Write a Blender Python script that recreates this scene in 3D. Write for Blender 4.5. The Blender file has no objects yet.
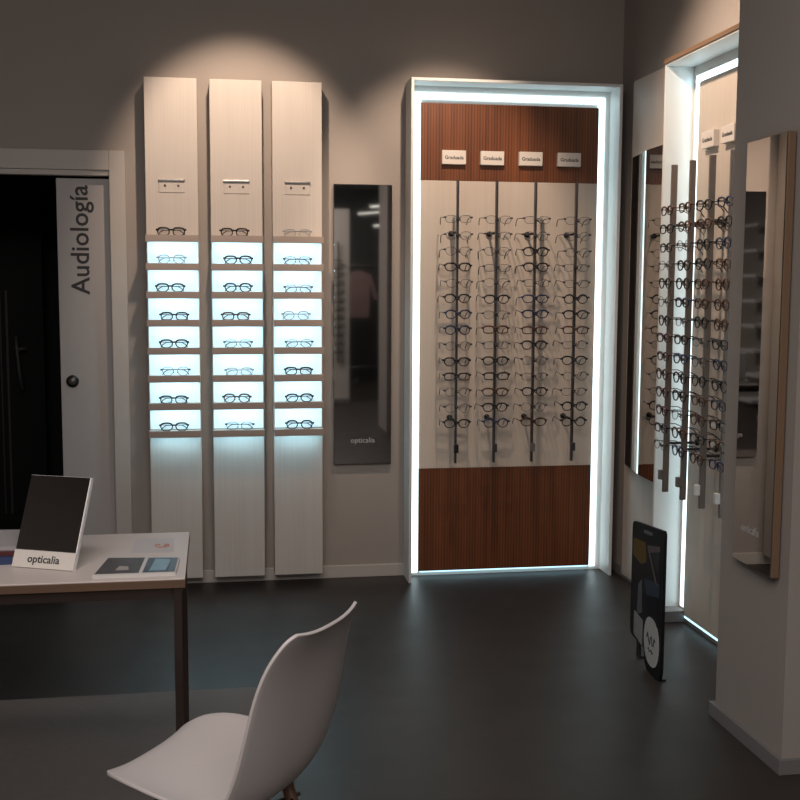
import bpy, bmesh, math, random
from mathutils import Vector, Matrix
random.seed(7)
S = bpy.context.scene
COL = S.collection
PI = math.pi

# ------------------------------------------------------------------ materials
def lin(c):
    return tuple(((v / 255) / 12.92 if v / 255 <= .04045 else ((v / 255 + .055) / 1.055) ** 2.4) for v in c)

def mat(name, col, rough=.5, metal=0., spec=.5, emit=None, estr=0., coat=0., bump=0., bscale=60., var=0., vscale=(8, 8, 8), alpha=1.):
    m = bpy.data.materials.new(name); m.use_nodes = True
    nt = m.node_tree; b = nt.nodes['Principled BSDF']
    col = tuple(col) + (1,) if len(col) == 3 else col
    b.inputs['Base Color'].default_value = col
    b.inputs['Roughness'].default_value = rough
    b.inputs['Metallic'].default_value = metal
    b.inputs['Specular IOR Level'].default_value = spec
    b.inputs['Coat Weight'].default_value = coat
    if emit:
        b.inputs['Emission Color'].default_value = tuple(emit) + (1,)
        b.inputs['Emission Strength'].default_value = estr
    if alpha < 1:
        b.inputs['Alpha'].default_value = alpha
    if var or bump:
        tc = nt.nodes.new('ShaderNodeTexCoord'); mp = nt.nodes.new('ShaderNodeMapping')
        mp.inputs['Scale'].default_value = vscale
        nt.links.new(tc.outputs['Object'], mp.inputs['Vector'])
        nz = nt.nodes.new('ShaderNodeTexNoise'); nz.inputs['Scale'].default_value = 1.0
        nz.inputs['Detail'].default_value = 5
        nt.links.new(mp.outputs['Vector'], nz.inputs['Vector'])
        if var:
            mx = nt.nodes.new('ShaderNodeMix'); mx.data_type = 'RGBA'
            mx.inputs['A'].default_value = tuple(max(0, c * (1 - var)) for c in col[:3]) + (1,)
            mx.inputs['B'].default_value = tuple(min(1, c * (1 + var)) for c in col[:3]) + (1,)
            nt.links.new(nz.outputs['Fac'], mx.inputs['Factor'])
            nt.links.new(mx.outputs['Result'], b.inputs['Base Color'])
        if bump:
            bp = nt.nodes.new('ShaderNodeBump'); bp.inputs['Strength'].default_value = bump
            bp.inputs['Distance'].default_value = .002
            n2 = nt.nodes.new('ShaderNodeTexNoise'); n2.inputs['Scale'].default_value = bscale; n2.inputs['Detail'].default_value = 4
            nt.links.new(tc.outputs['Object'], n2.inputs['Vector'])
            nt.links.new(n2.outputs['Fac'], bp.inputs['Height'])
            nt.links.new(bp.outputs['Normal'], b.inputs['Normal'])
    return m

def wood_mat(name, dark, light, sx, sz, rough=.45, contrast=1., spec=.5, axis='X'):
    """vertical grain: noise stretched along Z"""
    m = bpy.data.materials.new(name); m.use_nodes = True
    nt = m.node_tree; b = nt.nodes['Principled BSDF']; b.inputs['Roughness'].default_value = rough
    b.inputs['Specular IOR Level'].default_value = spec
    tc = nt.nodes.new('ShaderNodeTexCoord'); mp = nt.nodes.new('ShaderNodeMapping')
    mp.inputs['Scale'].default_value = (sx, sx, sz)
    nz = nt.nodes.new('ShaderNodeTexNoise'); nz.inputs['Scale'].default_value = 1; nz.inputs['Detail'].default_value = 6
    nz.inputs['Roughness'].default_value = .7
    nt.links.new(tc.outputs['Object'], mp.inputs['Vector']); nt.links.new(mp.outputs['Vector'], nz.inputs['Vector'])
    wv = nt.nodes.new('ShaderNodeTexWave'); wv.inputs['Scale'].default_value = 22; wv.inputs['Distortion'].default_value = 1.2
    wv.bands_direction = axis
    wv.inputs['Detail'].default_value = 2
    mp2 = nt.nodes.new('ShaderNodeMapping'); mp2.inputs['Scale'].default_value = (1, 1, .04)
    nt.links.new(tc.outputs['Object'], mp2.inputs['Vector']); nt.links.new(mp2.outputs['Vector'], wv.inputs['Vector'])
    ad = nt.nodes.new('ShaderNodeMath'); ad.operation = 'MULTIPLY_ADD'
    ad.inputs[1].default_value = .35 * contrast
    nt.links.new(wv.outputs['Fac'], ad.inputs[0]); nt.links.new(nz.outputs['Fac'], ad.inputs[2])
    cr = nt.nodes.new('ShaderNodeValToRGB')
    cr.color_ramp.elements[0].position = .38; cr.color_ramp.elements[0].color = tuple(dark) + (1,)
    cr.color_ramp.elements[1].position = .95; cr.color_ramp.elements[1].color = tuple(light) + (1,)
    nt.links.new(ad.outputs[0], cr.inputs['Fac']); nt.links.new(cr.outputs['Color'], b.inputs['Base Color'])
    return m

def floor_surface(name, col, rough):
    m = mat(name, col, rough, spec=.38, var=.25, vscale=(1.6, 1.6, 1.6))
    nt = m.node_tree; b = nt.nodes['Principled BSDF']
    tc = nt.nodes.new('ShaderNodeTexCoord')
    nz = nt.nodes.new('ShaderNodeTexNoise'); nz.inputs['Scale'].default_value = 5; nz.inputs['Detail'].default_value = 6
    nt.links.new(tc.outputs['Object'], nz.inputs['Vector'])
    mr = nt.nodes.new('ShaderNodeMapRange'); mr.inputs['To Min'].default_value = rough - .07; mr.inputs['To Max'].default_value = rough + .1
    nt.links.new(nz.outputs['Fac'], mr.inputs['Value']); nt.links.new(mr.outputs['Result'], b.inputs['Roughness'])
    return m

def glass_mat(name, tint=(1, 1, 1), gloss=.08):
    m = bpy.data.materials.new(name); m.use_nodes = True
    nt = m.node_tree; nt.nodes.clear()
    o = nt.nodes.new('ShaderNodeOutputMaterial'); mx = nt.nodes.new('ShaderNodeMixShader')
    t = nt.nodes.new('ShaderNodeBsdfTransparent'); t.inputs['Color'].default_value = tuple(tint) + (1,)
    g = nt.nodes.new('ShaderNodeBsdfGlossy'); g.inputs['Roughness'].default_value = .05
    mx.inputs['Fac'].default_value = gloss
    nt.links.new(t.outputs[0], mx.inputs[1]); nt.links.new(g.outputs[0], mx.inputs[2]); nt.links.new(mx.outputs[0], o.inputs['Surface'])
    return m

LEDC = (.72, .94, 1.0)
M = {}
M['wall'] = mat('wall_paint', (.36, .325, .298), .85, spec=.2, bump=.12, bscale=180)
M['ceiling'] = mat('ceiling_paint', (.13, .125, .12), .9, spec=.1)
M['floor'] = floor_surface('dark_vinyl_floor', (.037, .030, .027), .43)
M['mat'] = mat('grey_brown_floor', (.165, .135, .122), .7, var=.12, vscale=(40, 40, 40), bump=.15, bscale=300)  # grey-brown tone of the thin floor slab
M['white'] = wood_mat('white_grained_board', (.60, .555, .51), (.68, .63, .58), 60, 1.2, .5, .3, .3)
M['cream'] = wood_mat('cream_grained_board', (.58, .51, .44), (.66, .585, .51), 45, 1.0, .5, .3, .3)
M['creamy'] = wood_mat('cream_grained_side_board', (.58, .51, .45), (.66, .585, .515), 45, 1.0, .5, .3, .3, axis='Y')
M['frame'] = mat('white_lacquer_frame', (.74, .76, .75), .45)
M['shelf'] = mat('taupe_shelf_edge', (.42, .345, .30), .5)
M['wood'] = wood_mat('reddish_wood', (.070, .020, .007), (.235, .074, .022), 40, .8, .42, .8)
M['led'] = mat('led_strip', (.8, .9, .95), .5, emit=LEDC, estr=2.9)
M['ledshelf'] = mat('led_shelf_strip', (.8, .9, .95), .5, emit=(.46, .83, 1.), estr=21.)
M['opal'] = mat('backlit_opal_panel', (.75, .8, .82), .4, emit=(.62, .90, 1.), estr=.54)
M['mirror'] = mat('mirror_silver', (.72, .70, .68), .012, metal=1.)
M['dmirror'] = mat('smoked_mirror', (.50, .48, .46), .03, metal=1.)
M['tmirror'] = mat('black_tinted_mirror', (.17, .165, .16), .04, metal=1.)
M['ledlow'] = mat('led_low_strip', (.8, .9, .95), .5, emit=(.50, .86, 1.), estr=1.6)
M['etch'] = mat('etched_letters', (.42, .42, .42), .8)
M['mirback'] = mat('mirror_brown_edge', (.20, .125, .075), .5)
M['door'] = mat('door_white', (.44, .42, .41), .5)
M['trim'] = mat('trim_white', (.50, .465, .43), .5)
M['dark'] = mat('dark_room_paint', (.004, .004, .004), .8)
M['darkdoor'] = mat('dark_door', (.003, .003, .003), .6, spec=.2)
M['grey'] = mat('dark_grey_letters', (.03, .03, .034), .6)
M['metal'] = mat('brushed_metal', (.30, .28, .27), .38, metal=1.)
M['rodm'] = mat('grey_brown_rod', (.23, .195, .175), .42, metal=.55)
M['blackrod'] = mat('dark_steel_rod', (.10, .098, .105), .35, metal=.8)
M['black'] = mat('black_plastic', (.012, .012, .013), .4)
M['tagw'] = mat('white_tag', (.80, .80, .80), .5)
M['taggrey'] = mat('grey_tag', (.16, .145, .135), .5)
M['plate'] = mat('plate_white', (.74, .69, .64), .5)
M['table'] = mat('table_top_white', (.60, .54, .51), .45)
M['tedge'] = mat('brown_table_edge', (.12, .07, .045), .5, var=.25, vscale=(3, 3, 90))
M['tleg'] = mat('dark_bronze_leg', (.055, .04, .034), .4, metal=.6)
M['shell'] = mat('white_plastic_shell', (.54, .50, .49), .5)
M['legw'] = mat('dark_wood_leg', (.13, .06, .035), .5)
M['pbase'] = mat('grey_baseboard', (.20, .19, .19), .5)
M['lens'] = glass_mat('clear_lens', (.975, .98, .985), .03)
M['paper'] = mat('paper_white', (.62, .60, .58), .6)

# ------------------------------------------------------------------ mesh builder
class MB:
    def __init__(s): s.bm = bmesh.new()
    def box(s, x0, x1, y0, y1, z0, z1, bev=0., seg=2, mtx=None):
        r = bmesh.ops.create_cube(s.bm, size=1)
        vs = r['verts']
        for v in vs:
            v.co = Vector((x0 + (v.co.x + .5) * (x1 - x0), y0 + (v.co.y + .5) * (y1 - y0), z0 + (v.co.z + .5) * (z1 - z0)))
            if mtx: v.co = mtx @ v.co
        if bev:
            es = list({e for v in vs for e in v.link_edges})
            bmesh.ops.bevel(s.bm, geom=es, offset=bev, segments=seg, affect='EDGES', profile=.5)
        return s
    def tube(s, pts, r, n=8, closed=False, cap=True):
        pts = [Vector(p) for p in pts]; N = len(pts); rings = []
        rr = r if isinstance(r, (list, tuple)) else [r] * N
        up = None
        for i, p in enumerate(pts):
            a = pts[(i - 1) % N] if (closed or i > 0) else p
            b = pts[(i + 1) % N] if (closed or i < N - 1) else p
            t = (b - a).normalized()
            if up is None:
                up = Vector((0, 0, 1)) if abs(t.z) < .9 else Vector((1, 0, 0))
            u = (up - t * up.dot(t))
            if u.length < 1e-5: u = t.orthogonal()
            u.normalize(); up = u; w = t.cross(u)
            rings.append([s.bm.verts.new(p + (u * math.cos(2 * PI * k / n) + w * math.sin(2 * PI * k / n)) * rr[i]) for k in range(n)])
        for i in range(N if closed else N - 1):
            A, B = rings[i], rings[(i + 1) % N]
            for k in range(n):
                s.bm.faces.new((A[k], A[(k + 1) % n], B[(k + 1) % n], B[k]))
        if not closed and cap:
            s.bm.faces.new(rings[0][::-1]); s.bm.faces.new(rings[-1])
        return s
    def cyl(s, p0, p1, r0, r1=None, n=20):
        return s.tube([p0, p1], [r0, r0 if r1 is None else r1], n)
    def prism(s, pts, d):
        """closed outline (list of 3D points), extruded by vector d"""
        a = [s.bm.verts.new(Vector(p)) for p in pts]; b = [s.bm.verts.new(Vector(p) + Vector(d)) for p in pts]
        n = len(a)
        s.bm.faces.new(a); s.bm.faces.new(b[::-1])
        for i in range(n): s.bm.faces.new((a[i], b[i], b[(i + 1) % n], a[(i + 1) % n]))
        return s
    def build(s, name, m, parent=None, smooth=False, loc=None):
        bmesh.ops.recalc_face_normals(s.bm, faces=s.bm.faces)
        me = bpy.data.meshes.new(name); s.bm.to_mesh(me); s.bm.free()
        me.materials.append(m)
        if smooth:
            for p in me.polygons: p.use_smooth = True
        o = bpy.data.objects.new(name, me); COL.objects.link(o)
        if parent: o.parent = parent
        if loc: o.location = loc
        return o

def bx(*a, **k): return MB().box(*a, **k)

def tag(o, label, cat, group=None):
    o['label'] = label; o['category'] = cat
    if group: o['group'] = group
    return o
def thing(name, label, cat, loc=(0, 0, 0), rz=0., group=None):
    o = bpy.data.objects.new(name, None); COL.objects.link(o)
    o.empty_display_size = .1
    o.location = loc; o.rotation_euler = (0, 0, rz)
    return tag(o, label, cat, group)
def struct(o): o['kind'] = 'structure'; return o
def dup(root, label, loc, rz=0., rx=0.):
    r = root.copy(); COL.objects.link(r); r.location = loc; r.rotation_euler = (rx, 0, rz); r['label'] = label
    for c in list(root.children):
        d = c.copy(); COL.objects.link(d); d.parent = r
        for g in c.children:
            e = g.copy(); COL.objects.link(e); e.parent = d
    return r

def lettering(name, txt, size, m, parent, mtx, depth=.0008, align='CENTER', bold=0.):
    cu = bpy.data.curves.new('text_curve', 'FONT'); cu.body = txt; cu.size = size; cu.extrude = depth
    cu.align_x = align; cu.align_y = 'CENTER'; cu.offset = bold; cu.resolution_u = 3
    ob = bpy.data.objects.new('text_tmp', cu); COL.objects.link(ob)
    bpy.context.view_layer.update()
    me = bpy.data.meshes.new_from_object(ob.evaluated_get(bpy.context.evaluated_depsgraph_get()))
    bpy.data.objects.remove(ob); bpy.data.curves.remove(cu)
    me.transform(mtx); me.materials.clear(); me.materials.append(m); me.name = name
    o = bpy.data.objects.new(name, me); COL.objects.link(o)
    if parent: o.parent = parent
    return o
def face_y(loc, roll=0.):     # text standing upright, read from -Y
    return Matrix.Translation(loc) @ Matrix.Rotation(PI / 2, 4, 'X') @ Matrix.Rotation(roll, 4, 'Z')
def face_x(loc):              # text standing upright on a face looking to -X
    return Matrix.Translation(loc) @ Matrix.Rotation(-PI / 2, 4, 'Z') @ Matrix.Rotation(PI / 2, 4, 'X')
def face_back(loc):           # read from +Y
    return Matrix.Translation(loc) @ Matrix.Rotation(PI, 4, 'Z') @ Matrix.Rotation(PI / 2, 4, 'X')

# ------------------------------------------------------------------ setting
WY = 5.44; WX = 2.0; HC = 3.0
struct(bx(-3.0, 4.2, -6.5, 7.4, -.1, 0).build('floor', M['floor']))
struct(bx(-3.0, 4.2, -6.5, 7.4, HC, HC + .1).build('ceiling', M['ceiling']))
w = MB()
w.box(-3.0, -1.75, WY, WY + .03, 0, HC)
w.box(-1.75, -.478, WY, WY + .03, 1.965, HC)
w.box(-.478, WX + .1, WY, WY + .03, 0, HC)
struct(w.build('wall_back', M['wall']))
struct(bx(WX, WX + .1, 2.4, WY, 0, HC).build('wall_right', M['wall']))
struct(bx(-3.1, -3.0, -6.5, 7.4, 0, HC).build('wall_left', M['wall']))
struct(bx(1.65, WX, 3.0, 3.45, 0, HC).build('wall_pier', M['wall']))
# dark consulting room behind the sliding door
r = MB()
r.box(-3.0, .4, 7.3, 7.4, 0, HC); r.box(.3, .4, WY + .12, 7.3, 0, HC)
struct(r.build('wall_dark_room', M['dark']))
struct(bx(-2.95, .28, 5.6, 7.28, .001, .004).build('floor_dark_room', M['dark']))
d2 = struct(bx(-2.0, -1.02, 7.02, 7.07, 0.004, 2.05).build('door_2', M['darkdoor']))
hm = MB(); hm.tube([(-1.17, 6.955, 1.13), (-1.165, 6.95, 1.05), (-1.155, 6.95, .92), (-1.14, 6.955, .81)], .012, 10)
hm.tube([(-1.185, 6.955, 1.055), (-1.11, 6.95, 1.055)], .011, 10); hm.cyl((-1.165, 6.95, 1.05), (-1.165, 7.02, 1.05), .02)
hm.build('handle', mat('handle_grey', (.05, .05, .05), .5), d2, True)
fm = MB(); fm.box(-1.27, -1.262, 7.01, 7.02, .05, 1.4); fm.box(-1.235, -1.222, 7.01, 7.02, .05, 1.4)
fm.build('moulding', mat('moulding_dark', (.02, .018, .018), .5), d2)
# architrave and head track of the sliding door
t = MB()
t.box(-.478, -.405, WY - .018, WY, 0, 2.055, bev=.003)
t.box(-1.85, -.478, WY - .018, WY, 1.965, 2.055, bev=.003)
struct(t.build('trim_1', M['trim']))
struct(bx(-1.75, -.478, WY - .006, WY + .05, 1.94, 1.967, bev=.003).build('trim_2', M['trim']))
# sliding door leaf
door = struct(bx(-.722, -.20, WY + .034, WY + .072, .012, 1.93, bev=.002).build('door_1', M['door']))
kn = MB(); kn.cyl((-.669, WY + .0345, .985), (-.669, WY + .028, .985), .029, .029, 32)
pl = kn.build('recessed_pull', mat('pull_dark_metal', (.06, .06, .06), .35, metal=.7), door, True)
MB().cyl((-.669, WY + .0285, .985), (-.669, WY + .0265, .985), .017, .015, 24).build('pull_disc', mat('pull_inner', (.13, .13, .13), .4, metal=.7), pl, True)
lettering('lettering', 'Audiología', .118, M['grey'], door, face_y((-.617, WY + .0335, 1.647), PI / 2), bold=.0014)
# baseboards
struct(MB().box(-.405, 2.0, WY - .012, WY, 0, .062, bev=.003).build('baseboard_back', M['trim']))
struct(MB().box(-3.0, -1.85, WY - .012, WY, 0, .062, bev=.003).build('baseboard_back_door_side', M['trim']))
b = MB(); b.box(1.638, 1.65, 2.988, 3.475, 0, .048, bev=.002); b.box(1.65, 2.0, 2.988, 3.0, 0, .048, bev=.002); b.box(1.65, 2.0, 3.45, 3.475, 0, .048, bev=.002)
struct(b.build('baseboard_pier', M['pbase']))
struct(MB().box(WX - .012, WX, 3.48, WY - .012, 0, .05, bev=.002).build('baseboard_right', M['pbase']))

# ------------------------------------------------------------------ eyeglasses
def lens_outline(kind, cx, n=22, k=1.):
    w, h, e = dict(rect=(.0255, .0165, 3.2), round=(.0235, .0205, 2.1), panto=(.0250, .0195, 2.6), wide=(.0270, .0180, 2.8))[kind]
    pts = []
    for i in range(n):
        a = 2 * PI * i / n; c, s_ = math.cos(a), math.sin(a)
        x = math.copysign(abs(c) ** (2 / e), c) * w * k; z = math.copysign(abs(s_) ** (2 / e), s_) * h * k
        if kind in ('panto', 'wide') and z < 0: x *= 1 - .22 * (-z / h)
        pts.append((cx + x, -.0012 * math.cos(x / w), z))
    return pts
FCOL = {
    'black': ((.010, .010, .011), .3, 0.), 'gunmetal': ((.09, .09, .10), .35, .7), 'tortoise': ((.075, .030, .014), .3, 0.),
    'navy': ((.018, .030, .085), .3, 0.), 'burgundy': ((.055, .010, .012), .3, 0.), 'clear grey': ((.38, .40, .42), .3, 0.)}
FM = {k: mat('frame_' + k.replace(' ', '_'), c, r, m) for k, (c, r, m) in FCOL.items()}
protos = {}
def make_glasses(kind, colour, pose):
    key = (kind, colour, pose)
    if key in protos: return None
    m = FM[colour]; wire = colour in ('gunmetal',)
    R = .0012 if wire else .0026
    if colour == 'clear grey': R = .0016
    g = thing('eyeglasses', '', 'eyeglasses')
    f = MB()
    for sgn in (-1, 1):
        o = lens_outline(kind, sgn * .0345)
        f.tube(o, [R * (1.55 if p[2] > .006 and not wire else 1) for p in o], 6, closed=True)
        f.box(*(sorted((sgn * .0575, sgn * .0690)) + [-.002, .004, .0035, .0125]), bev=.0012, seg=1)     # end piece
    f.tube([(-.0105, -.0012, .005), (-.004, -.003, .0085), (.004, -.003, .0085), (.0105, -.0012, .005)], R * 1.5, 6)
    for sgn in (-1, 1): f.tube([(sgn * .0095, .001, -.002), (sgn * .008, .006, -.007)], [.0012, .0028], 5)     # nose pads
    f.build('frame_front', m, g, True)
    for sgn in (-1, 1):
        l = MB(); o = lens_outline(kind, sgn * .0345, k=.97); l.prism([(p[0], p[1] - .0004, p[2]) for p in o], (0, .001, 0))
        l.build('lens', M['lens'], g)
    for sgn in (-1, 1):
        if pose == 'open':
            pts = [(sgn * .068, .002, .008), (sgn * .0695, .045, .008), (sgn * .069, .092, .007), (sgn * .0665, .115, -.004), (sgn * .064, .132, -.026)]
        else:
            y = .008 if sgn > 0 else .013
            pts = [(sgn * .067, .003, .008), (sgn * .064, y, .008), (sgn * .02, y, .007), (-sgn * .035, y, .006), (-sgn * .052, y + .001, -.004), (-sgn * .060, y + .001, -.016)]
        MB().tube(pts, [.0019, .0017, .0017, .0021, .0022][:len(pts)] + ([.0022] if len(pts) == 6 else []), 6).build('temple', m, g, True)
    protos[key] = g
    return g
def place_glasses(kind, colour, pose, label, group, loc, rz=0., rx=0.):
    g = make_glasses(kind, colour, pose)
    if g is None:
        g = dup(protos[(kind, colour, pose)], label, loc, rz, rx)
    else:
        g.location = loc; g.rotation_euler = (rx, 0, rz); g['label'] = label
    g['group'] = group
    return g
ORD = ['first', 'second', 'third', 'fourth', 'fifth', 'sixth', 'seventh', 'eighth', 'ninth', 'tenth', 'eleventh', 'twelfth', 'thirteenth', 'fourteenth']
def pick(seq): return seq[int(random.random() * len(seq)) % len(seq)]

# ------------------------------------------------------------------ shelf pillars
PX = [(-.309, -.072), (-.016, .222), (.269, .500)]
PN = ['nearest the sliding door', 'in the middle of the three', 'beside the tall wall mirror']
SZ = [1.652 - .1285 * i for i in range(8)]
FY = 5.335; SY = 5.262
COLS = [['black', 'clear grey', 'black', 'black', 'black', 'gunmetal', 'black', 'black'],
        ['black', 'black', 'black', 'tortoise', 'gunmetal', 'clear grey', 'tortoise', 'gunmetal'],
        ['clear grey', 'gunmetal', 'gunmetal', 'clear grey', 'gunmetal', 'black', 'black', 'black']]
OFF = [[.0, .0, -.008, .008, .005, .01, .0, .0], [-.008, .008, .006, -.006, .004, .008, -.004, .008], [.0, .0, .003, -.008, .006, .002, .006, .006]]
pillars = []
for i, ((x0, x1), nm) in enumerate(zip(PX, PN)):
    cx = (x0 + x1) / 2; hw = (x1 - x0) / 2
    p = thing('shelf_pillar', 'tall white wall pillar with eight lit eyeglass shelves, ' + nm, 'display pillar', (cx, WY, 0), 0, 'lit shelf pillars on the back wall')
    p['label'] = ['tall white pillar of lit eyeglass shelves next to the sliding door', 'middle one of three tall white pillars of lit eyeglass shelves', 'tall white pillar of lit eyeglass shelves next to the narrow wall mirror'][i]
    y0 = FY - WY
    bx(-hw, hw, y0, -.001, .05, 2.378, bev=.0025).build('body', M['white'], p)
    bx(-hw + .004, hw - .004, y0 - .004, y0 + .0005, .768, 1.640, bev=.001).build('lit_panel', M['opal'], p)
    for z in SZ:
        zz = z + .0035
        s = bx(-hw - .0005, hw + .0005, SY - WY + .004, y0 - .004, zz - .0125, zz + .0085, bev=.0015)
        s.box(-hw - .001, hw + .001, SY - WY, SY - WY + .006, zz - .0205, zz + .0115, bev=.001)      # front lip
        sh = s.build('shelf', M['shelf'], p)
        bx(-hw + .012, hw - .012, y0 - .060, y0 - .048, zz - .0165, zz - .0126).build('led_strip', M['ledshelf'], sh)
    h = MB(); h.box(-.058, .058, y0 - .003, y0 + .001, 1.862, 1.913, bev=.001)
    lh = h.build('label_holder', M['white'], p)
    bx(-.060, .060, y0 - .010, y0 + .001, 1.913, 1.923, bev=.002).build('holder_bar', M['metal'], lh)
    for sx in (-.03, .03):
        MB().cyl((sx, y0 - .0025, 1.893), (sx, y0 - .0055, 1.893), .0055, .005, 12).build('screw', M['blackrod'], lh, True)
    for k in range(8):
        c = COLS[i][k]; kd = ['rect', 'panto', 'wide', 'rect', 'wide', 'panto', 'rect', 'wide'][(k + i * 3) % 8]
        hgt = dict(rect=.0165, round=.0205, panto=.0195, wide=.018)[kd] + .002
        lab = '%s eyeglasses on %s shelf from the top, %s' % (
            {'black': 'black', 'clear grey': 'pale grey', 'gunmetal': 'thin dark metal', 'tortoise': 'dark brown'}[c], ORD[k],
            ['pillar by the sliding door', 'middle white pillar', 'pillar by the mirror'][i])
        place_glasses(kd, c, 'folded', lab, 'eyeglasses on the lit shelves', (cx + OFF[i][k] - .004, SY + .022, SZ[k] + .012 + hgt), random.uniform(-.12, .12))

# ------------------------------------------------------------------ mirrors
def panel_mirror_back():
    o = thing('wall_mirror', 'tall narrow frameless mirror on the back wall beside the shelf pillars', 'mirror', (.705, WY, .57))
    bx(-.141, .141, -.020, -.0005, 0, 1.353, bev=.0015).build('backing', M['black'], o)
    g = bx(-.1405, .1405, -.0235, -.0203, .0005, 1.3525, bev=.001).build('mirror_glass', M['dmirror'], o)
    lettering('lettering', 'opticalia', .036, M['etch'], g, face_y((0, -.0238, .117)), .0003)
panel_mirror_back()

# mirror on the pier (face looks to -X)
pm = thing('wall_mirror', 'tall narrow mirror with brown edge hung on the plain pier', 'mirror', (1.6465, 3.172, .585), math.radians(-1.0))
bx(-.024, -.0005, -.125, .135, 0, 1.305, bev=.002).build('backing', M['mirback'], pm)
g = bx(-.0275, -.0243, -.123, .133, .002, 1.303, bev=.0015).build('mirror_glass', M['mirror'], pm)
lettering('lettering', 'opticalia', .036, M['etch'], g, face_x((-.0279, .02, .115)), .0003)

# board with inset dark mirror on the side wall next to the corner
sb = thing('mirror_board', 'cream board with a dark inset mirror on the side wall by the corner', 'mirror', (WX, 5.24, .02))
bx(-.018, -.0005, -.66, 0, 0, 2.395, bev=.002).build('board', M['creamy'], sb)
arc = [(-.0183, -.645, .555), (-.0183, -.018, .555)]
yy_, xx_ = -.018, -.0215
for k in range(64):
    arc.append((xx_, yy_, .555))
    dep = -yy_; sl = 9.4 if dep < .285 else max(1.5, 9.4 - (dep - .285) * 75)
    yy_ -= .627 / 63; xx_ -= math.tan(math.radians(sl)) * .627 / 63
gl = MB().prism(arc, (0, 0, 1.48)).build('mirror_glass', M['dmirror'], sb)      # the thin glass bows outwards a little

# ------------------------------------------------------------------ lit display unit on the back wall
FRONT = 5.28; PANY = 5.40
ux0, ux1, uz = .913, 1.945, 2.408
bu = thing('display_unit', 'tall lit eyeglass display with reddish wood panels and glowing white frame', 'display unit', (0, WY, 0))
y0 = FRONT - WY
f = MB(); th = .014
f.box(ux0, ux0 + th, y0, -.001, 0, uz, bev=.002); f.box(ux1 - th, ux1, y0, -.001, 0, uz, bev=.002)
f.box(ux0 + th, ux1 - th, y0, -.001, uz - th, uz, bev=.002)
f.box(ux0 + th, ux1 - th, -.02, -.013, .0, uz - th)
f.build('frame', M['frame'], bu)
wx0, wx1, wz = .982, 1.868, 2.312
yp = PANY - WY
bx(wx0, wx1, yp, yp + .02, 1.947, wz, bev=.001).build('wood_panel', M['wood'], bu)
bx(wx0, wx1, yp, yp + .02, .026, .543, bev=.001).build('wood_panel', M['wood'], bu)
bx(wx0, wx1, yp, yp + .02, .5435, 1.9465, bev=.001).build('backing_panel', M['cream'], bu)
for nm, a in (('led_strip', (wx0 - .036, wx0 - .002, yp + .012, yp + .018, .018, wz + .02)), ('led_strip', (wx1 + .002, wx1 + .034, yp + .012, yp + .018, .018, wz + .02)),
              ('led_strip', (wx0 - .036, wx1 + .034, yp + .012, yp + .018, wz + .021, wz + .05)), ('led_strip', (wx0 + .01, wx1 - .01, yp + .004, yp + .019, .019, .0258))):
    bx(*a).build(nm, M['ledlow'] if a[5] < .1 else M['led'], bu)
RZ0, RZ1 = .592, 1.936
ROWS = [1.752 - .0742 * i for i in range(14)]
def make_rod(parent, x, y, sgn, m, tagm, wd_=.010):
    """rod in the unit's local frame; the back panel is on the +Y side (rotated for the side unit)"""
    r = MB(); r.box(x - wd_ / 2, x + wd_ / 2, y - .012, y + .012, RZ0, RZ1, bev=.0015, seg=1)
    for z in ROWS:
        r.box(x - .010, x + .010, y - .018, y - .010, z - .004, z + .005, bev=.002, seg=1)
        r.cyl((x, y - .012, z + .001), (x, y - .030, z + .004), .0035, .0035, 8)
    rod = r.build('rod', m, parent)
    for z in (1.693, .797):
        s = MB(); s.cyl((x, y + .012, z), (x, sgn, z), .006, .006, 12); s.cyl((x, sgn - .012, z), (x, sgn, z), .0135, .0135, 20)
        s.build('standoff', M['black'], rod, True)
    bx(x - .011, x + .011, y - .03, y - .012, .645, .685, bev=.002).build('lock_tag', tagm, rod)
    return rod
def make_plate(parent, x, z, yback):
    p = bx(x - .058, x + .058, yback - .024, yback, z - .033, z + .033, bev=.0015).build('name_plate', M['plate'], parent)
    lettering('lettering', 'Graduada', .0235, M['grey'], p, face_y((x, yback - .0244, z - .002)), .0003, bold=.0004)
RX = [1.132, 1.321, 1.511, 1.713]
RY = 5.25
KINDS = ['rect', 'panto', 'wide', 'round']
def colour_for(unit, rod, row):
    if unit == 'back':
        if row < 5: return pick(['gunmetal', 'gunmetal', 'gunmetal', 'black'])
        return pick(['black', 'black', 'gunmetal', 'gunmetal', 'tortoise', 'navy'])
    if rod == 0: return pick(['black', 'burgundy', 'black', 'gunmetal', 'black'])
    if rod == 3: return pick(['navy', 'navy', 'black', 'tortoise'])
    return pick(['black', 'black', 'navy', 'gunmetal', 'black', 'tortoise'])
DESC = {'black': 'black', 'gunmetal': 'thin dark metal', 'tortoise': 'brown', 'navy': 'dark blue', 'burgundy': 'dark red'}
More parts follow.
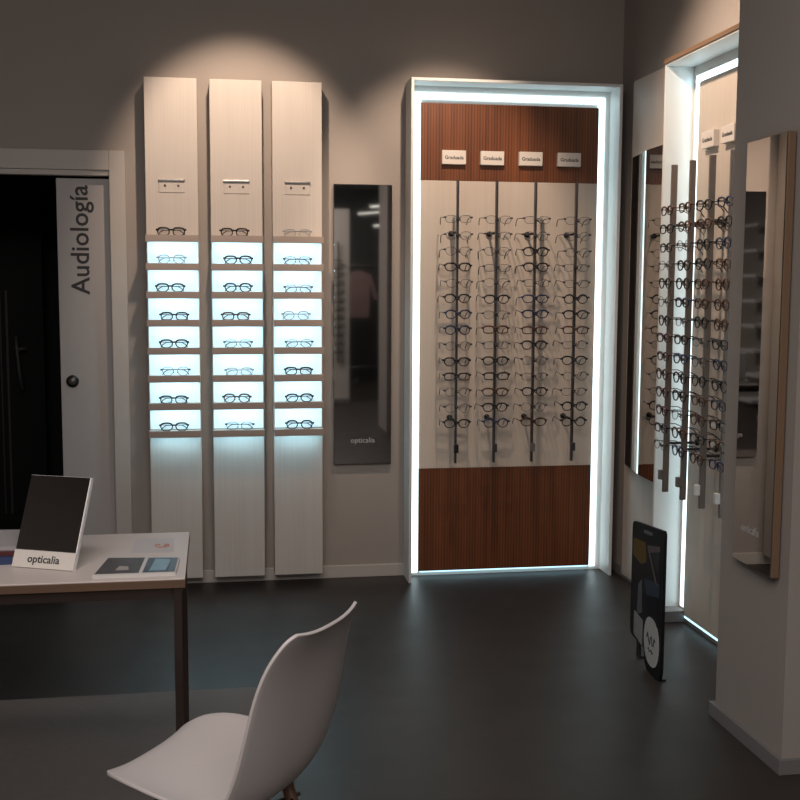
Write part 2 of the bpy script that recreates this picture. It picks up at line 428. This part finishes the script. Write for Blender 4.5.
for i, x in enumerate(RX):
    make_rod(bu, x, RY - WY, yp, M['blackrod'], [M['black'], M['blackrod'], M['metal'], M['blackrod']][i])
    make_plate(bu, x + [.008, .008, .01, .002][i], [2.056, 2.056, 2.057, 2.057][i], yp)
    for k, z in enumerate(ROWS):
        c = colour_for('back', i, k)
        lab = '%s eyeglasses %s from the top on the %s rod of the wood-panelled display' % (
            DESC[c], ORD[k] if k else 'first', ['first', 'second', 'third', 'fourth'][i])
        lab = '%s eyeglasses, row %s from the top, %s rod from the wall mirror, wood display' % (DESC[c], ORD[k], ORD[i])
        lab = lab.replace('row ' + ORD[k] + ' from the top', ORD[k] + ' from top').replace('from the wall mirror', 'from the tall mirror').replace('wood display', 'wood-panelled display')
        place_glasses(pick(KINDS), c, 'open', lab, 'eyeglasses on the wood-panelled display', (x + random.uniform(-.004, .004), RY - .026, z + random.uniform(-.002, .003)),
                      random.uniform(-.05, .05), random.uniform(-.05, .12))

# ------------------------------------------------------------------ lit display unit on the side wall (same build, turned to face -X)
# local: x' runs along -Y of the room from the corner side, y' into the wall
su = thing('display_unit', 'lit eyeglass display with cream panel on the side wall behind the pier', 'display unit', (WX + .03, 4.575, 0), -PI / 2)
# local x = distance towards the pier, local y = towards the wall (+X of the room)
L = 1.10; sf = 1.865 - (WX + .03); sp = 1.985 - (WX + .03)
f = MB()
f.box(0, th, sf, -.032, 0, 2.372, bev=.002); f.box(L - th, L, sf, -.032, 0, 2.372, bev=.002)
f.box(th, L - th, sf, -.032, 2.372 - th, 2.372, bev=.002)
f.box(th, L - th, -.040, -.033, 0, 2.372 - th)
f.build('frame', M['frame'], su)
bx(0.0, L, sf - .006, sf - .0005, 2.366, 2.384, bev=.001).build('trim_strip', M['mirback'], su)
sx0, sx1, sz = .082, 1.02, 2.285
bx(sx0, sx1, sp, sp + .012, .030, sz, bev=.001).build('backing_panel', M['creamy'] if False else M['cream'], su)
for a in ((sx0 - .045, sx0 - .002, sp + .004, sp + .010, .06, sz + .02), (sx1 + .002, sx1 + .04, sp + .004, sp + .010, .06, sz + .02),
          (sx0 - .045, sx1 + .04, sp + .004, sp + .010, sz + .004, sz + .032), (sx0 + .01, sx1 - .01, sp + .001, sp + .011, .020, .0295)):
    bx(*a).build('led_strip', M['ledlow'] if a[5] < .1 else M['led'], su)
bx(th, sx0 + .01, sf + .02, -.041, .001, .05, bev=.002).build('plinth', M['pbase'], su)
SYR = [4.395, 4.215, 4.038, 3.862]
sr = 1.845
for i, yy in enumerate(SYR):
    lx = 4.575 - yy
    make_rod(su, lx, sr - (WX + .03), sp, M['rodm'], [M['taggrey'], M['taggrey'], M['tagw'], M['tagw']][i], .014)
    if i < 4:
        make_plate(su, lx + .045, 2.035, sp)
    for k, z in enumerate(ROWS):
        c = colour_for('side', i, k)
        lab = '%s eyeglasses, %s from top, %s rod from the room corner, cream-panelled display' % (DESC[c], ORD[k], ORD[i])
        place_glasses(pick(KINDS), c, 'open', lab, 'eyeglasses on the cream-panelled display', (sr - .026, yy + random.uniform(-.004, .004), z + random.uniform(-.002, .003)),
                      -PI / 2 + random.uniform(-.06, .06), random.uniform(-.03, .06))

# ------------------------------------------------------------------ lighter floor slab, table and what lies on it
mm = bx(-2.2, .13, 1.5, 3.95, .0005, .006, bev=.002).build('floor_surface', M['mat'])  # thin slab, lighter than the floor around it
tag(mm, 'large flat grey-brown floor area under the white table and chair', 'mat')
tb = thing('table', 'white table with brown edge and thin dark legs under the mirror stand', 'table', (-.08, 2.71, 0))
bx(-1.5, 0, 0, .515, .723, .74, bev=.0015).build('table_top', M['table'], tb)
e = MB(); e.box(-1.5, .0005, -.0015, .5155, .716, .7365, bev=.001); e.build('table_edge', M['tedge'], tb)
for x, y in ((-.018, .016), (-.018, .495), (-1.48, .016), (-1.48, .495)):
    bx(x - .0095, x + .0095, y - .0095, y + .0095, .006, .716, bev=.001).build('leg', M['tleg'], tb)
a = MB(); a.box(-1.465, -.033, .006, .026, 0.69, .7155); a.box(-1.465, -.033, .487, .507, 0.69, .7155); a.box(-.028, -.010, .03, .48, 0.69, .7155)
a.build('apron', M['tleg'], tb)

# tabletop mirror: leans back on its white foot band
A = Vector((-.51, 2.882, .7405)); B = Vector((-.353, 2.812, .7405))
ang = math.atan2(B.y - A.y, B.x - A.x)
tm = thing('table_mirror', 'tilted dark tabletop mirror with white lower band on the white table', 'mirror', A, ang)
W = (B - A).length; lean = math.radians(24)
ML = Matrix.Rotation(-lean, 4, 'X')
def lb(x0, x1, y0, y1, z0, z1, bev=.001): return MB().box(x0, x1, y0, y1, z0, z1, bev=bev, mtx=ML)
lb(0, W, 0, .012, 0.0, .238).build('backing', M['tagw'], tm)
lb(.001, W - .001, -.002, .0, .045, .237).build('mirror_glass', M['tmirror'], tm)
lb(0, W, -.004, .0, .0, .044).build('lower_band', M['plate'], tm)
lettering('lettering', 'opticalia', .027, M['grey'], tm, ML @ face_y((W * .5, -.0045, .022)), .0003, bold=.0004)
st = MB(); st.box(W / 2 - .02, W / 2 + .02, .08, .086, 0, .15, bev=.001, mtx=Matrix.Translation((0, .065, 0)) @ Matrix.Rotation(math.radians(22), 4, 'X'))
st.build('strut', M['tagw'], tm)

# brochure, leaflet, booklets on the table
br = thing('brochure', 'open colour brochure lying at the front corner of the white table', 'brochure', (-.30, 2.735, .74), math.radians(-1))
MB().prism([(0, 0, 0), (.197, .006, 0), (.200, .160, 0), (.018, .176, 0)], (0, 0, .008)).build('pages', M['paper'], br)
MB().prism([(.004, .010, .0081), (.108, .012, .0081), (.112, .163, .0081), (.019, .172, .0081)], (0, 0, .0006)).build('left_photo', mat('photo_dark', (.055, .055, .062), .4, var=.8, vscale=(22, 22, 22)), br)
MB().prism([(.117, .012, .0081), (.194, .014, .0081), (.196, .154, .0081), (.121, .160, .0081)], (0, 0, .0006)).build('right_photo', mat('photo_navy', (.028, .045, .07), .4, var=.5, vscale=(18, 18, 18)), br)
MB().prism([(.132, .026, .0088), (.172, .028, .0088), (.180, .135, .0088), (.140, .144, .0088)], (0, 0, .0004)).build('sky_patch', mat('photo_blue', (.17, .30, .38), .4, var=.3, vscale=(20, 20, 20)), br)
MB().prism([(.050, .04, .0088), (.082, .04, .0088), (.078, .075, .0088), (.056, .08, .0088)], (0, 0, .0004)).build('pale_patch', mat('photo_pale', (.36, .32, .30), .4), br)
lf = thing('leaflet', 'white paper leaflet with an orange squiggle behind the brochure', 'leaflet', (-.228, 2.975, .7402))
MB().prism([(0, 0, 0), (.112, .004, 0), (.106, .170, 0), (.004, .176, 0)], (0, 0, .0012)).build('sheet', mat('leaflet_paper', (.54, .52, .53), .6), lf)
sq = MB(); sq.tube([(.06 + .012 * math.cos(k * .9) + .0035 * k, .075 + .018 * math.sin(k * .9), .0018) for k in range(12)], .0016, 5)
sq.build('orange_drawing', mat('orange_ink', (.50, .19, .12), .6), lf)
for k, (nm, col, lab, z, th_) in enumerate((('booklet', (.03, .05, .13), 'dark blue booklet at the bottom of the pile behind the tabletop mirror', .7402, .020),
                                      ('booklet', (.10, .022, .022), 'dark red booklet lying on the dark blue one behind the tabletop mirror', .7604, .010),
                                      ('booklet', (.40, .39, .40), 'pale grey booklet on top of the pile behind the tabletop mirror', .7706, .010))):
    bk = thing(nm, lab, 'booklet', (-.66 + .006 * k, 2.90 + .02 * k, z), math.radians(2 - 3 * k))
    bx(0, .145, 0, .20, .0008, th_ - .0008).build('pages', M['paper'], bk)
    cv = MB(); cv.box(-.001, .147, -.001, .201, th_ - .0009, th_, bev=.0002, seg=1); cv.box(-.001, .147, -.001, .201, 0, .0009, bev=.0002, seg=1); cv.box(-.001, .147, -.0015, -.0002, 0, th_)
    cv.build('cover', mat('booklet_cover_%d' % k, col, .4), bk)

# ------------------------------------------------------------------ shell chair
CHX, CHY, CHA = -.006, 2.275, math.radians(146.2)
ch = thing('shell_chair', 'white moulded plastic shell chair turned towards the table', 'chair', (CHX, CHY, 0.006), CHA)
# local +X is where the sitter looks, +Y the sitter's left
prof = [(.242, .414, .105), (.237, .424, .135), (.222, .433, .165), (.19, .438, .198), (.12, .436, .222), (.02, .424, .230), (-.08, .418, .232), (-.145, .436, .230), (-.186, .485, .226),
        (-.208, .555, .222), (-.224, .635, .216), (-.240, .710, .206), (-.262, .770, .190), (-.290, .815, .165), (-.305, .829, .135)]
def reshape(x, z, w_):
    x = -.145 + (x + .145) * (.842 if x > -.145 else .775)
    z = .44 + (z - .44) * .955 if z > .44 else z
    return (x, z + .095 * x, w_ * .885)
prof = [reshape(*p) for p in prof]
def smooth_prof(P, n):
    out = []
    for i in range(len(P) - 1):
        p0 = Vector(P[max(i - 1, 0)]); p1 = Vector(P[i]); p2 = Vector(P[i + 1]); p3 = Vector(P[min(i + 2, len(P) - 1)])
        for k in range(n):
            t_ = k / n
            out.append(.5 * ((2 * p1) + (p2 - p0) * t_ + (2 * p0 - 5 * p1 + 4 * p2 - p3) * t_ ** 2 + (3 * p1 - p0 - 3 * p2 + p3) * t_ ** 3))
    out.append(Vector(P[-1])); return out
PR = smooth_prof(prof, 4); NU = len(PR); NV = 24
bm = bmesh.new(); grid = []
for i, p in enumerate(PR):
    q = PR[min(i + 1, NU - 1)] - PR[max(i - 1, 0)]
    tx, tz = q.x, q.y; ln = math.hypot(tx, tz); nx, nz = tz / ln, -tx / ln      # profile normal
    if nz < 0 and nx < 0: nx, nz = -nx, -nz
    u = i / (NU - 1)
    curl = .003 + .012 * min(1, u / .25) + .032 * math.exp(-((u - .44) / .19) ** 2)       # sides rise most at the hip
    row = []
    for j in range(NV + 1):
        s_ = -1 + 2 * j / NV
        c = curl * abs(s_) ** 2.6
        # normal pointing to the sitter (up on the seat, forward on the back)
        row.append(bm.verts.new((p.x + nx * c, s_ * p.z * 1, p.y + nz * c)))
    grid.append(row)
for i in range(NU - 1):
    for j in range(NV):
        bm.faces.new((grid[i][j], grid[i][j + 1], grid[i + 1][j + 1], grid[i + 1][j]))
me = bpy.data.meshes.new('shell'); bm.to_mesh(me); bm.free(); me.materials.append(M['shell'])
for p in me.polygons: p.use_smooth = True
sh = bpy.data.objects.new('shell', me); COL.objects.link(sh); sh.parent = ch
md = sh.modifiers.new('thick', 'SOLIDIFY'); md.thickness = .007; md.offset = 0
md = sh.modifiers.new('round', 'BEVEL'); md.width = .002; md.segments = 2; md.limit_method = 'ANGLE'; md.angle_limit = math.radians(50)
for sx, sy in ((.11, .11), (.11, -.11), (-.10, .11), (-.10, -.11)):
    lg = MB(); lg.tube([(sx, sy, .385), (sx * 1.75, sy * 1.75, .0)], [.014, .009], 14); lg.build('leg', M['legw'], ch, True)
bs = MB()
for sx, sy in ((.11, .11), (.11, -.11), (-.10, .11), (-.10, -.11)):
    bs.tube([(sx * .5, sy * .5, .410), (sx * 1.05, sy * 1.05, .375), (sx * 1.1, sy * 1.1, .33)], .006, 8)
    bs.tube([(sx * 1.42, sy * 1.42, .20), (-sx * 1.12, sy * 1.12, .36)], .004, 8)
    bs.tube([(sx * 1.42, sy * 1.42, .20), (sx * 1.12, -sy * 1.12, .36)], .004, 8)
bs.build('brace', M['black'], ch, True)

# ------------------------------------------------------------------ floor sign (cut-out board)
SX0, SY0, SX1, SY1 = 1.612, 4.15, 1.585, 3.772
sa = math.atan2(SY1 - SY0, SX1 - SX0); SW = math.hypot(SX1 - SX0, SY1 - SY0)
sg = thing('floor_sign', 'black cut-out poster board standing on the floor before the lit side display', 'sign', (SX0, SY0, 0), sa)
# local x runs from the far edge to the near edge, the picture side looks to local -Y (towards the camera)
def rr(pts, r=.02, n=5):
    out = []; N = len(pts)
    for i in range(N):
        a, b_, c = Vector(pts[i - 1]), Vector(pts[i]), Vector(pts[(i + 1) % N])
        d1 = (a - b_).normalized(); d2 = (c - b_).normalized(); q = min(r, (a - b_).length * .45, (c - b_).length * .45)
        for k in range(n + 1):
            t_ = k / n; out.append((b_ + d1 * q * (1 - t_) ** 2 + d2 * q * t_ ** 2))
    return out
def flat(pts, y, th_, r=.02): return MB().prism([(p.x, y, p.y) for p in rr([tuple(p) + (0,) for p in pts], r)], (0, th_, 0))
signblack = mat('sign_black', (.006, .006, .006), .6, spec=.2)
flat([(0, .075), (.185, .075), (.185, .03), (.215, .0), (SW - .02, .0), (SW, .04), (SW, .555), (SW - .01, .567), (.012, .530), (0, .51)], 0, .012, .035).build('board', signblack, sg)
def patch(nm, pts, col, y=-.0012, r=.006, var=.25):
    flat(pts, y, -y if False else .0011, r).build(nm, mat('print_' + nm, tuple(v * .6 for v in col), .6, spec=.15, var=var, vscale=(25, 25, 25)), sg)
patch('photo', [(.02, .11), (SW - .025, .20), (SW - .025, .50), (.02, .47)], (.035, .026, .026), -.0012, .01, .7)
patch('yellow_patch', [(.022, .465), (.175, .480), (.19, .41), (.13, .385), (.022, .40)], (.22, .13, .025), -.0024)
patch('pale_stripe', [(.20, .475), (SW - .03, .505), (SW - .03, .485), (.235, .455), (SW - .05, .35), (SW - .075, .355)], (.20, .16, .15), -.0036)
patch('grey_patch', [(.25, .455), (SW - .04, .48), (SW - .05, .40)], (.07, .065, .07), -.0024)
patch('blue_jeans', [(.17, .34), (SW - .03, .365), (SW - .03, .315), (.2, .285)], (.065, .085, .13), -.0024)
patch('dark_jeans', [(.19, .28), (SW - .04, .31), (SW - .05, .13), (.21, .11)], (.018, .018, .026), -.0024)
patch('pale_sleeve', [(.10, .30), (.14, .33), (.15, .20), (.09, .18)], (.20, .20, .22), -.0024)
patch('white_label', [(.055, .185), (.165, .175), (.165, .075), (.055, .09)], (.46, .45, .44), -.0024)
hole = flat([(.15, .512), (.25, .522), (.25, .535), (.15, .525)], -.0014, .0013, .006)
hole.build('hand_slot', mat('slot_grey', (.10, .10, .10), .5), sg)
bd = MB(); n = 28
bd.prism([(SW - .105 + .088 * math.copysign(abs(math.cos(2 * PI * k / n)) ** .8, math.cos(2 * PI * k / n)), -.0026, .125 + .092 * math.sin(2 * PI * k / n)) for k in range(n)], (0, .0016, 0))
bdg = bd.build('round_badge', mat('badge_white', (.55, .54, .52), .5), sg)
sc = MB(); sc.tube([(SW - .155 + .011 * k, -.0033, .13 + .022 * math.sin(k * 1.7)) for k in range(10)], .0022, 5)
sc.tube([(SW - .14 + .010 * k, -.0033, .09 + .008 * math.sin(k * 2.1)) for k in range(7)], .0018, 5)
sc.build('script', M['grey'], bdg)
for fx in (.05, SW - .07):
    ft = MB(); ft.box(fx, fx + .04, .012, .034, 0, .008, bev=.002); ft.box(fx, fx + .04, .012, .020, .002, .20, bev=.002)
    ft.build('foot', M['black'], sg)

# ------------------------------------------------------------------ the shop behind the camera (seen only in the mirrors)
struct(bx(1.645, WX, -.55, 0.0, 0, HC).build('wall_rear_pier', M['wall']))
win = struct(bx(-3.0, 4.2, -3.03, -3.02, 0.0, HC).build('window_1', glass_mat('shop_window_glass', (.80, .82, .82), .04)))
lettering('lettering', 'OPTICALiA', .105, M['tagw'], win, face_y((1.50, -3.034, .245)), .0005)
struct(bx(-3.0, 4.2, -6.6, -6.5, 0, HC).build('wall_front', mat('mall_wall_dark', (.07, .068, .066), .8)))
struct(bx(4.2, 4.3, -6.5, 2.4, 0, HC).build('wall_far_right', mat('mall_side_dark', (.05, .048, .046), .8)))
struct(bx(2.0, 4.2, 2.4, 2.5, 0, HC).build('wall_return', M['wall']))
dp = thing('display_stand', 'pale free-standing board with eyeglass rods inside the shop window', 'display stand', (1.27, -2.75, 0))
bx(-.36, .33, -.02, .02, .06, 2.34, bev=.003).build('board', M['white'], dp)
for k in range(3):
    r = MB(); r.box(-.22 + .2 * k, -.207 + .2 * k, .05, .07, .5, 1.95)
    for q in range(12): r.box(-.27 + .2 * k, -.16 + .2 * k, .06, .09, .62 + .1 * q, .632 + .1 * q)
    r.build('rod', M['blackrod'], dp)
bx(-.36, .33, -.12, .12, 0, .06, bev=.004).build('base', M['pbase'], dp)
lampm = mat('lamp_glow', (1, 1, 1), .5, emit=(1., .93, .84), estr=2.2)
for k, (x, y, z, ln) in enumerate(((2.02, -3.9, 2.36, .55), (2.30, -4.9, 2.52, .5), (2.38, -5.5, 2.28, .3))):
    lp = thing('ceiling_lamp', ['slim tube lamp hung nearest the shop window', 'second slim tube lamp beyond the shop window', 'slim tube lamp hung farthest from the shop window'][k], 'lamp', (x, y, z), math.radians(62), 'tube lamps beyond the shop window')
    bx(-ln / 2, ln / 2, -.018, .018, 0, .022, bev=.004).build('tube', lampm, lp)
    MB().cyl((0, 0, .022), (0, 0, HC - z), .004, .004, 8).build('cord', M['black'], lp)
rl = thing('clothes_rail', 'dark clothes rail beyond the shop window', 'clothes rail', (2.1, -5.9, 0))
q = MB(); q.tube([(-1., 0, 0), (-1., 0, 1.72), (1., 0, 1.72), (1., 0, 0)], .016, 10); q.tube([(-1., 0, .2), (1., 0, .2)], .012, 8); q.build('rail_frame', M['metal'], rl, True)
for k, (x, c, nmc) in enumerate(((-.66, (.05, .05, .06), 'black'), (.0, (.36, .22, .21), 'pink'), (.66, (.34, .05, .03), 'red'))):
    sb_ = thing('shirt', '%s shirt hanging on the dark clothes rail' % nmc, 'shirt', (2.1 + x, -5.9, 0), random.uniform(-.15, .15), 'shirts on the clothes rail')
    MB().prism([(-.17, -.02, .95), (.17, -.02, .95), (.18, -.02, 1.45), (.25, -.02, 1.2), (.30, -.02, 1.24), (.2, -.02, 1.58), (.05, -.02, 1.64), (-.05, -.02, 1.64), (-.2, -.02, 1.58), (-.30, -.02, 1.24), (-.25, -.02, 1.2), (-.18, -.02, 1.45)], (0, .04, 0)).build('cloth', mat('shirt_' + nmc, c, .9), sb_)
    MB().tube([(0, 0, 1.64), (0, 0, 1.70), (.01, 0, 1.738), (-.012, 0, 1.742)], .003, 6).build('hook', M['metal'], sb_, True)
ws = thing('wall_shelf_unit', 'grey shelf unit with white shelves on the side wall near the shop window', 'shelf unit', (-3.0, -2.08, 0), PI / 2)
bx(-.2, .2, -.03, -.001, 0, 2.4, bev=.003).build('back_board', mat('shelf_back_grey', (.30, .30, .30), .6), ws)
for k in range(8): bx(-.215, .215, -.25, -.03, .05 + .3 * k, .085 + .3 * k, bev=.002).build('shelf', M['tagw'], ws)

# ------------------------------------------------------------------ lights
def spot(name, loc, aim, power, size, blend, col, rad=.03):
    l = bpy.data.lights.new(name, 'SPOT'); l.energy = power; l.spot_size = math.radians(size); l.spot_blend = blend; l.color = col; l.shadow_soft_size = rad
    o = bpy.data.objects.new(name, l); COL.objects.link(o); o.location = loc
    o.rotation_euler = (Vector(aim) - Vector(loc)).to_track_quat('-Z', 'Y').to_euler(); return o
def area(name, loc, aim, power, sx, sy, col):
    l = bpy.data.lights.new(name, 'AREA'); l.energy = power; l.shape = 'RECTANGLE'; l.size = sx; l.size_y = sy; l.color = col
    o = bpy.data.objects.new(name, l); COL.objects.link(o); o.location = loc
    o.rotation_euler = (Vector(aim) - Vector(loc)).to_track_quat('-Z', 'Y').to_euler(); return o
WARM = (1., .75, .57)
spot('spot_pillars', (.12, 4.45, 2.95), (.13, 5.44, 1.90), 84, 57, .6, WARM)
spot('spot_unit', (1.05, 4.38, 2.95), (1.10, 5.44, 1.72), 92, 56, .7, WARM)
spot('spot_side', (1.10, 4.15, 2.95), (2.0, 4.25, 1.95), 86, 82, 1., WARM)
area('store_fill', (-.3, -.1, 2.9), (-.2, 3.2, .8), 50, 2.6, .8, (1., .89, .84))  # unseen fill added behind the camera for the store's ambient light
area('foreground_fill', (-.2, 1.5, 2.95), (-.2, 1.6, 0), 27, 1.6, .5, (1., .90, .86))  # added fill without a fixture, brightens table, chair and pier
area('rear_fill', (.2, -1.6, 2.95), (.2, -1.9, 0), 60, 2., .8, (1., .94, .9))  # added fill that lifts the stand and shelves seen in the mirrors
area('mall_fill', (1.5, -4.9, 2.95), (1.5, -4.9, 0), 40, 2., 1., (1., .95, .9))  # added fill beyond the window so the lettering shows in the mirror
wd = bpy.data.worlds.new('world'); S.world = wd; wd.use_nodes = True
wd.node_tree.nodes['Background'].inputs['Color'].default_value = (.9, .95, 1, 1)
wd.node_tree.nodes['Background'].inputs['Strength'].default_value = .02

# ------------------------------------------------------------------ camera
cam = bpy.data.cameras.new('camera'); cam.sensor_fit = 'HORIZONTAL'; cam.sensor_width = 36; cam.lens = 1125 / 800 * 36
cam.clip_start = .05
co = bpy.data.objects.new('camera', cam); COL.objects.link(co)
Rm = Matrix(((.986874, -.011645, .161075), (-.161417, -.102125, .981588), (.005019, -.994703, -.102664)))
xa = Vector(Rm.col[0]); dn = Vector(Rm.col[1]); fw = Vector(Rm.col[2])
xa.normalize(); fw = (fw - xa * fw.dot(xa)).normalized(); up = xa.cross(fw)
if up.z < 0: up = -up
co.matrix_world = Matrix(((xa.x, up.x, -fw.x, 0), (xa.y, up.y, -fw.y, 0), (xa.z, up.z, -fw.z, 1.45), (0, 0, 0, 1)))
S.camera = co
S.view_settings.view_transform = 'Standard'; S.view_settings.look = 'None'
S.view_settings.exposure = 0; S.view_settings.gamma = 1; S.view_settings.use_curve_mapping = False
S.cycles.use_denoising = True
S.cycles.max_bounces = 10; S.cycles.transparent_max_bounces = 16
S.cycles.sample_clamp_indirect = 6
